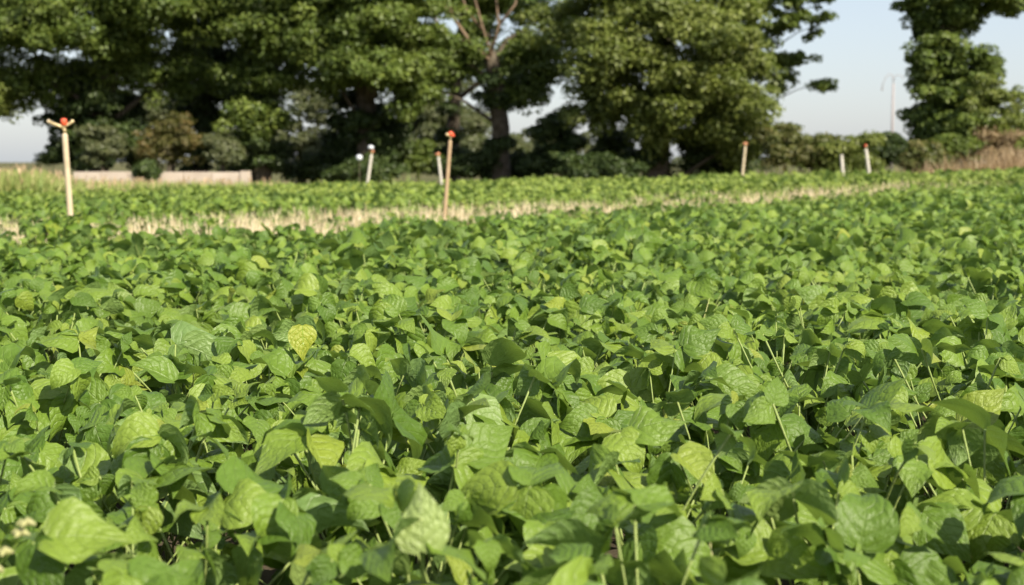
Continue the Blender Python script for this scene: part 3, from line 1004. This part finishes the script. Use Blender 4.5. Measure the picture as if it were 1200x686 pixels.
tree('field_tree', 'shadowy tree filling the gap behind the bare reddish branches', 48,
     [(530, 214, .24), (532, 120, .2), (540, 40, .16), (545, -60, .1)],
     [(510, 60, 30, 40, 0, 1.2), (560, -10, 60, 45, 0, 1.8), (500, -40, 60, 60, 0, 1.8), (620, -30, 55, 50, 0, 1.8), (610, 60, 34, 34, .5, 1.1), (540, 60, 30, 40, .5, 1.1)], M_OAK, group=TG, seed=15, dens=2.8, ivy=[(532, 150, 16, 60, -.1, .4)])
FG = 'paler trees seen through the gaps between the trunks'
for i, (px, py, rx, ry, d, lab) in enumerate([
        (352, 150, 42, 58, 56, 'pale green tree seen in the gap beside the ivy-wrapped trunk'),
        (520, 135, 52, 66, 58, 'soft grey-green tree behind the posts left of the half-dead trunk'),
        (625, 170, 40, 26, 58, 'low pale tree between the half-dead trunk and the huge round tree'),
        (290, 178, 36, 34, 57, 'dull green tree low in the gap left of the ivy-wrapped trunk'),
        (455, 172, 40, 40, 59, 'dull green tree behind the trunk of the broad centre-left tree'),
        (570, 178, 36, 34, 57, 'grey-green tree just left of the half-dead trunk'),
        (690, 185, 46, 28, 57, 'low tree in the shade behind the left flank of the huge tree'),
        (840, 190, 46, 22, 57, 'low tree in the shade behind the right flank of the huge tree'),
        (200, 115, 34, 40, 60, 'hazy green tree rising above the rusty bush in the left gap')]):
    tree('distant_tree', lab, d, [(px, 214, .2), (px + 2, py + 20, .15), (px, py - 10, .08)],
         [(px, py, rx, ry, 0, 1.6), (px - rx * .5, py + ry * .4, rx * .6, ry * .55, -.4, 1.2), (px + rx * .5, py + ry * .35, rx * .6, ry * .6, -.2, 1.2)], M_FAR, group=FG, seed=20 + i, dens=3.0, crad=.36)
SG = 'shrubs along the field edge'
for i, (px, py, rx, ry, d, mat, lab) in enumerate([
        (203, 163, 38, 34, 40.5, M_RUSTY, 'rust-tinged round bush standing over the low pale wall'),
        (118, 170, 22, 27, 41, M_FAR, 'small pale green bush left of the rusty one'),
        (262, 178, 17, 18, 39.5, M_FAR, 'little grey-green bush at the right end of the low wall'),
        (172, 203, 7, 8, 37.6, M_IVY_SHADE, 'tiny dark bush in front of the low wall'),
        (918, 172, 30, 32, 38.5, M_HEDGE, 'green and rusty shrub against the right flank of the huge tree'),
        (957, 180, 34, 26, 38.5, M_HEDGE, 'low shrub in the hedge behind the headless white pipe'),
        (998, 183, 34, 24, 38, M_OAK2, 'low olive shrub behind the red-capped right post'),
        (1034, 178, 30, 24, 39, M_IVY_SHADE, 'dark shrub below the lamp post in the right hedge'),
        (1085, 185, 26, 16, 37, M_HEDGE, 'low ruddy shrub at the foot of the ivy-clad column'),
        (1158, 138, 40, 54, 38.5, M_OAK2, 'tall olive bush right of the ivy-clad column'),
        (1200, 160, 26, 34, 40, M_OAK, 'green bush cut off by the right edge of the picture'),
        (1178, 176, 30, 26, 36.6, M_DRY, 'dry pinkish brown brush below the tall olive bush'),
        (1128, 165, 34, 36, 38.0, M_OAK, 'leafy bush joining the ivy-clad column to the olive bush'),
        (645, 190, 30, 20, 42, M_IVY_SHADE, 'dark undergrowth bush left of the huge round tree'),
        (550, 195, 34, 16, 43, M_IVY_SHADE, 'dark low bush behind the tall brown sprinkler post'),
        (365, 196, 36, 18, 43, M_IVY_SHADE, 'dark low bush between the ivy-wrapped trunk and the broad tree'),
        (600, 195, 40, 17, 44.5, M_IVY_SHADE, 'low dark bush added to deepen the shade at the foot of the half-dead trunk'),  # this and the next two are added, their dark leaves painting shade
        (705, 198, 45, 18, 38.5, M_IVY_SHADE, 'dark brush added as shade under the left boughs of the huge round tree'),
        (425, 200, 45, 14, 40.5, M_IVY_SHADE, 'dark brush added as shade under the broad centre-left tree'),
        (75, 180, 26, 16, 43.5, M_IVY_SHADE, 'dark low bush beside the leftmost gap of open sky'),
        (490, 185, 22, 24, 44, M_OAK, 'mid-green bush behind the arching grass clump')]):
    s = d / FPX
    tree('shrub', lab, d, [(px, 214, .06), (px + 1, py + ry * .5, .045), (px, py, .03)],
         [(px + rx * (-.7 + .35 * q), py + ry * random.uniform(-.75, .5), rx * .36, ry * .34, random.uniform(-.3, .2), max(.2, rx * s * .35)) for q in range(5)] +
         [(px, py, rx * .9, ry * .85, 0, max(.3, rx * s)), (px - rx * .45, py + ry * .4, rx * .6, ry * .55, -.1, max(.25, rx * s * .6)), (px + rx * .4, py + ry * .35, rx * .6, ry * .6, -.1, max(.25, rx * s * .6)), (px + rx * .2, py - ry * .55, rx * .4, ry * .4, 0, max(.2, rx * s * .4))],
         mat, 'shrub', SG, dens=5 if mat is M_DRY else 9, crad=.2, nleaf=26 if mat is M_DRY else 48, size=.07 if mat is M_DRY else .085, seed=40 + i, limbs=False, crown='foliage')

# ------------------------------------------------------------------ lamp post far behind the hedge
M_POST = simple('grey_concrete_post', (0.28, 0.25, 0.26), (0.34, 0.31, 0.31), 2, .8, .2, .1, .01)
d = 92.0
pt = pix(1047, 98, d)
g = ground_z(pt.x, d)
lp = thing('lamp_post', 'slender pale lamp post with curved arms beyond the right hedge', 'lamp post', (pt.x, d, g))
hz = pt.z - g
obj('post', MB().lathe((0, 0, 0), [(.10, -.2), (.085, hz * .5), (.065, hz)], 12).mesh('post', M_POST), lp)
s = d / FPX
arc = [(0, 0), (-.5, 4), (-2, 10), (-5, 11), (-9, 7), (-12, 0), (-13, -5)]
arm = obj('lamp_arm', MB().tube([Vector((x * s, 0, hz + y * s)) for x, y in arc], [.032, .03, .026, .024, .024, .024, .03], 8).mesh('lamp_arm', M_POST), lp)
arc2 = [(0, 3), (2, 9), (6, 10), (10, 8), (12, 5)]
obj('lamp_arm', MB().tube([Vector((x * s, 0, hz + y * s)) for x, y in arc2], [.026, .024, .022, .022, .024], 8).mesh('lamp_arm', M_POST), lp)
obj('lamp_head', MB().lathe((-13 * s, 0, hz - 8 * s), [(.03, 0), (.07, .03), (.06, .10), (.03, .16)], 10).mesh('lamp_head', M_POST), arm)


print('objects', len(scene.objects), 'mesh tris', sum(sum(len(p.vertices) - 2 for p in m.polygons) for m in bpy.data.meshes if len(m.polygons) < 3000) + sum(2 * len(m.polygons) for m in bpy.data.meshes if len(m.polygons) >= 3000))
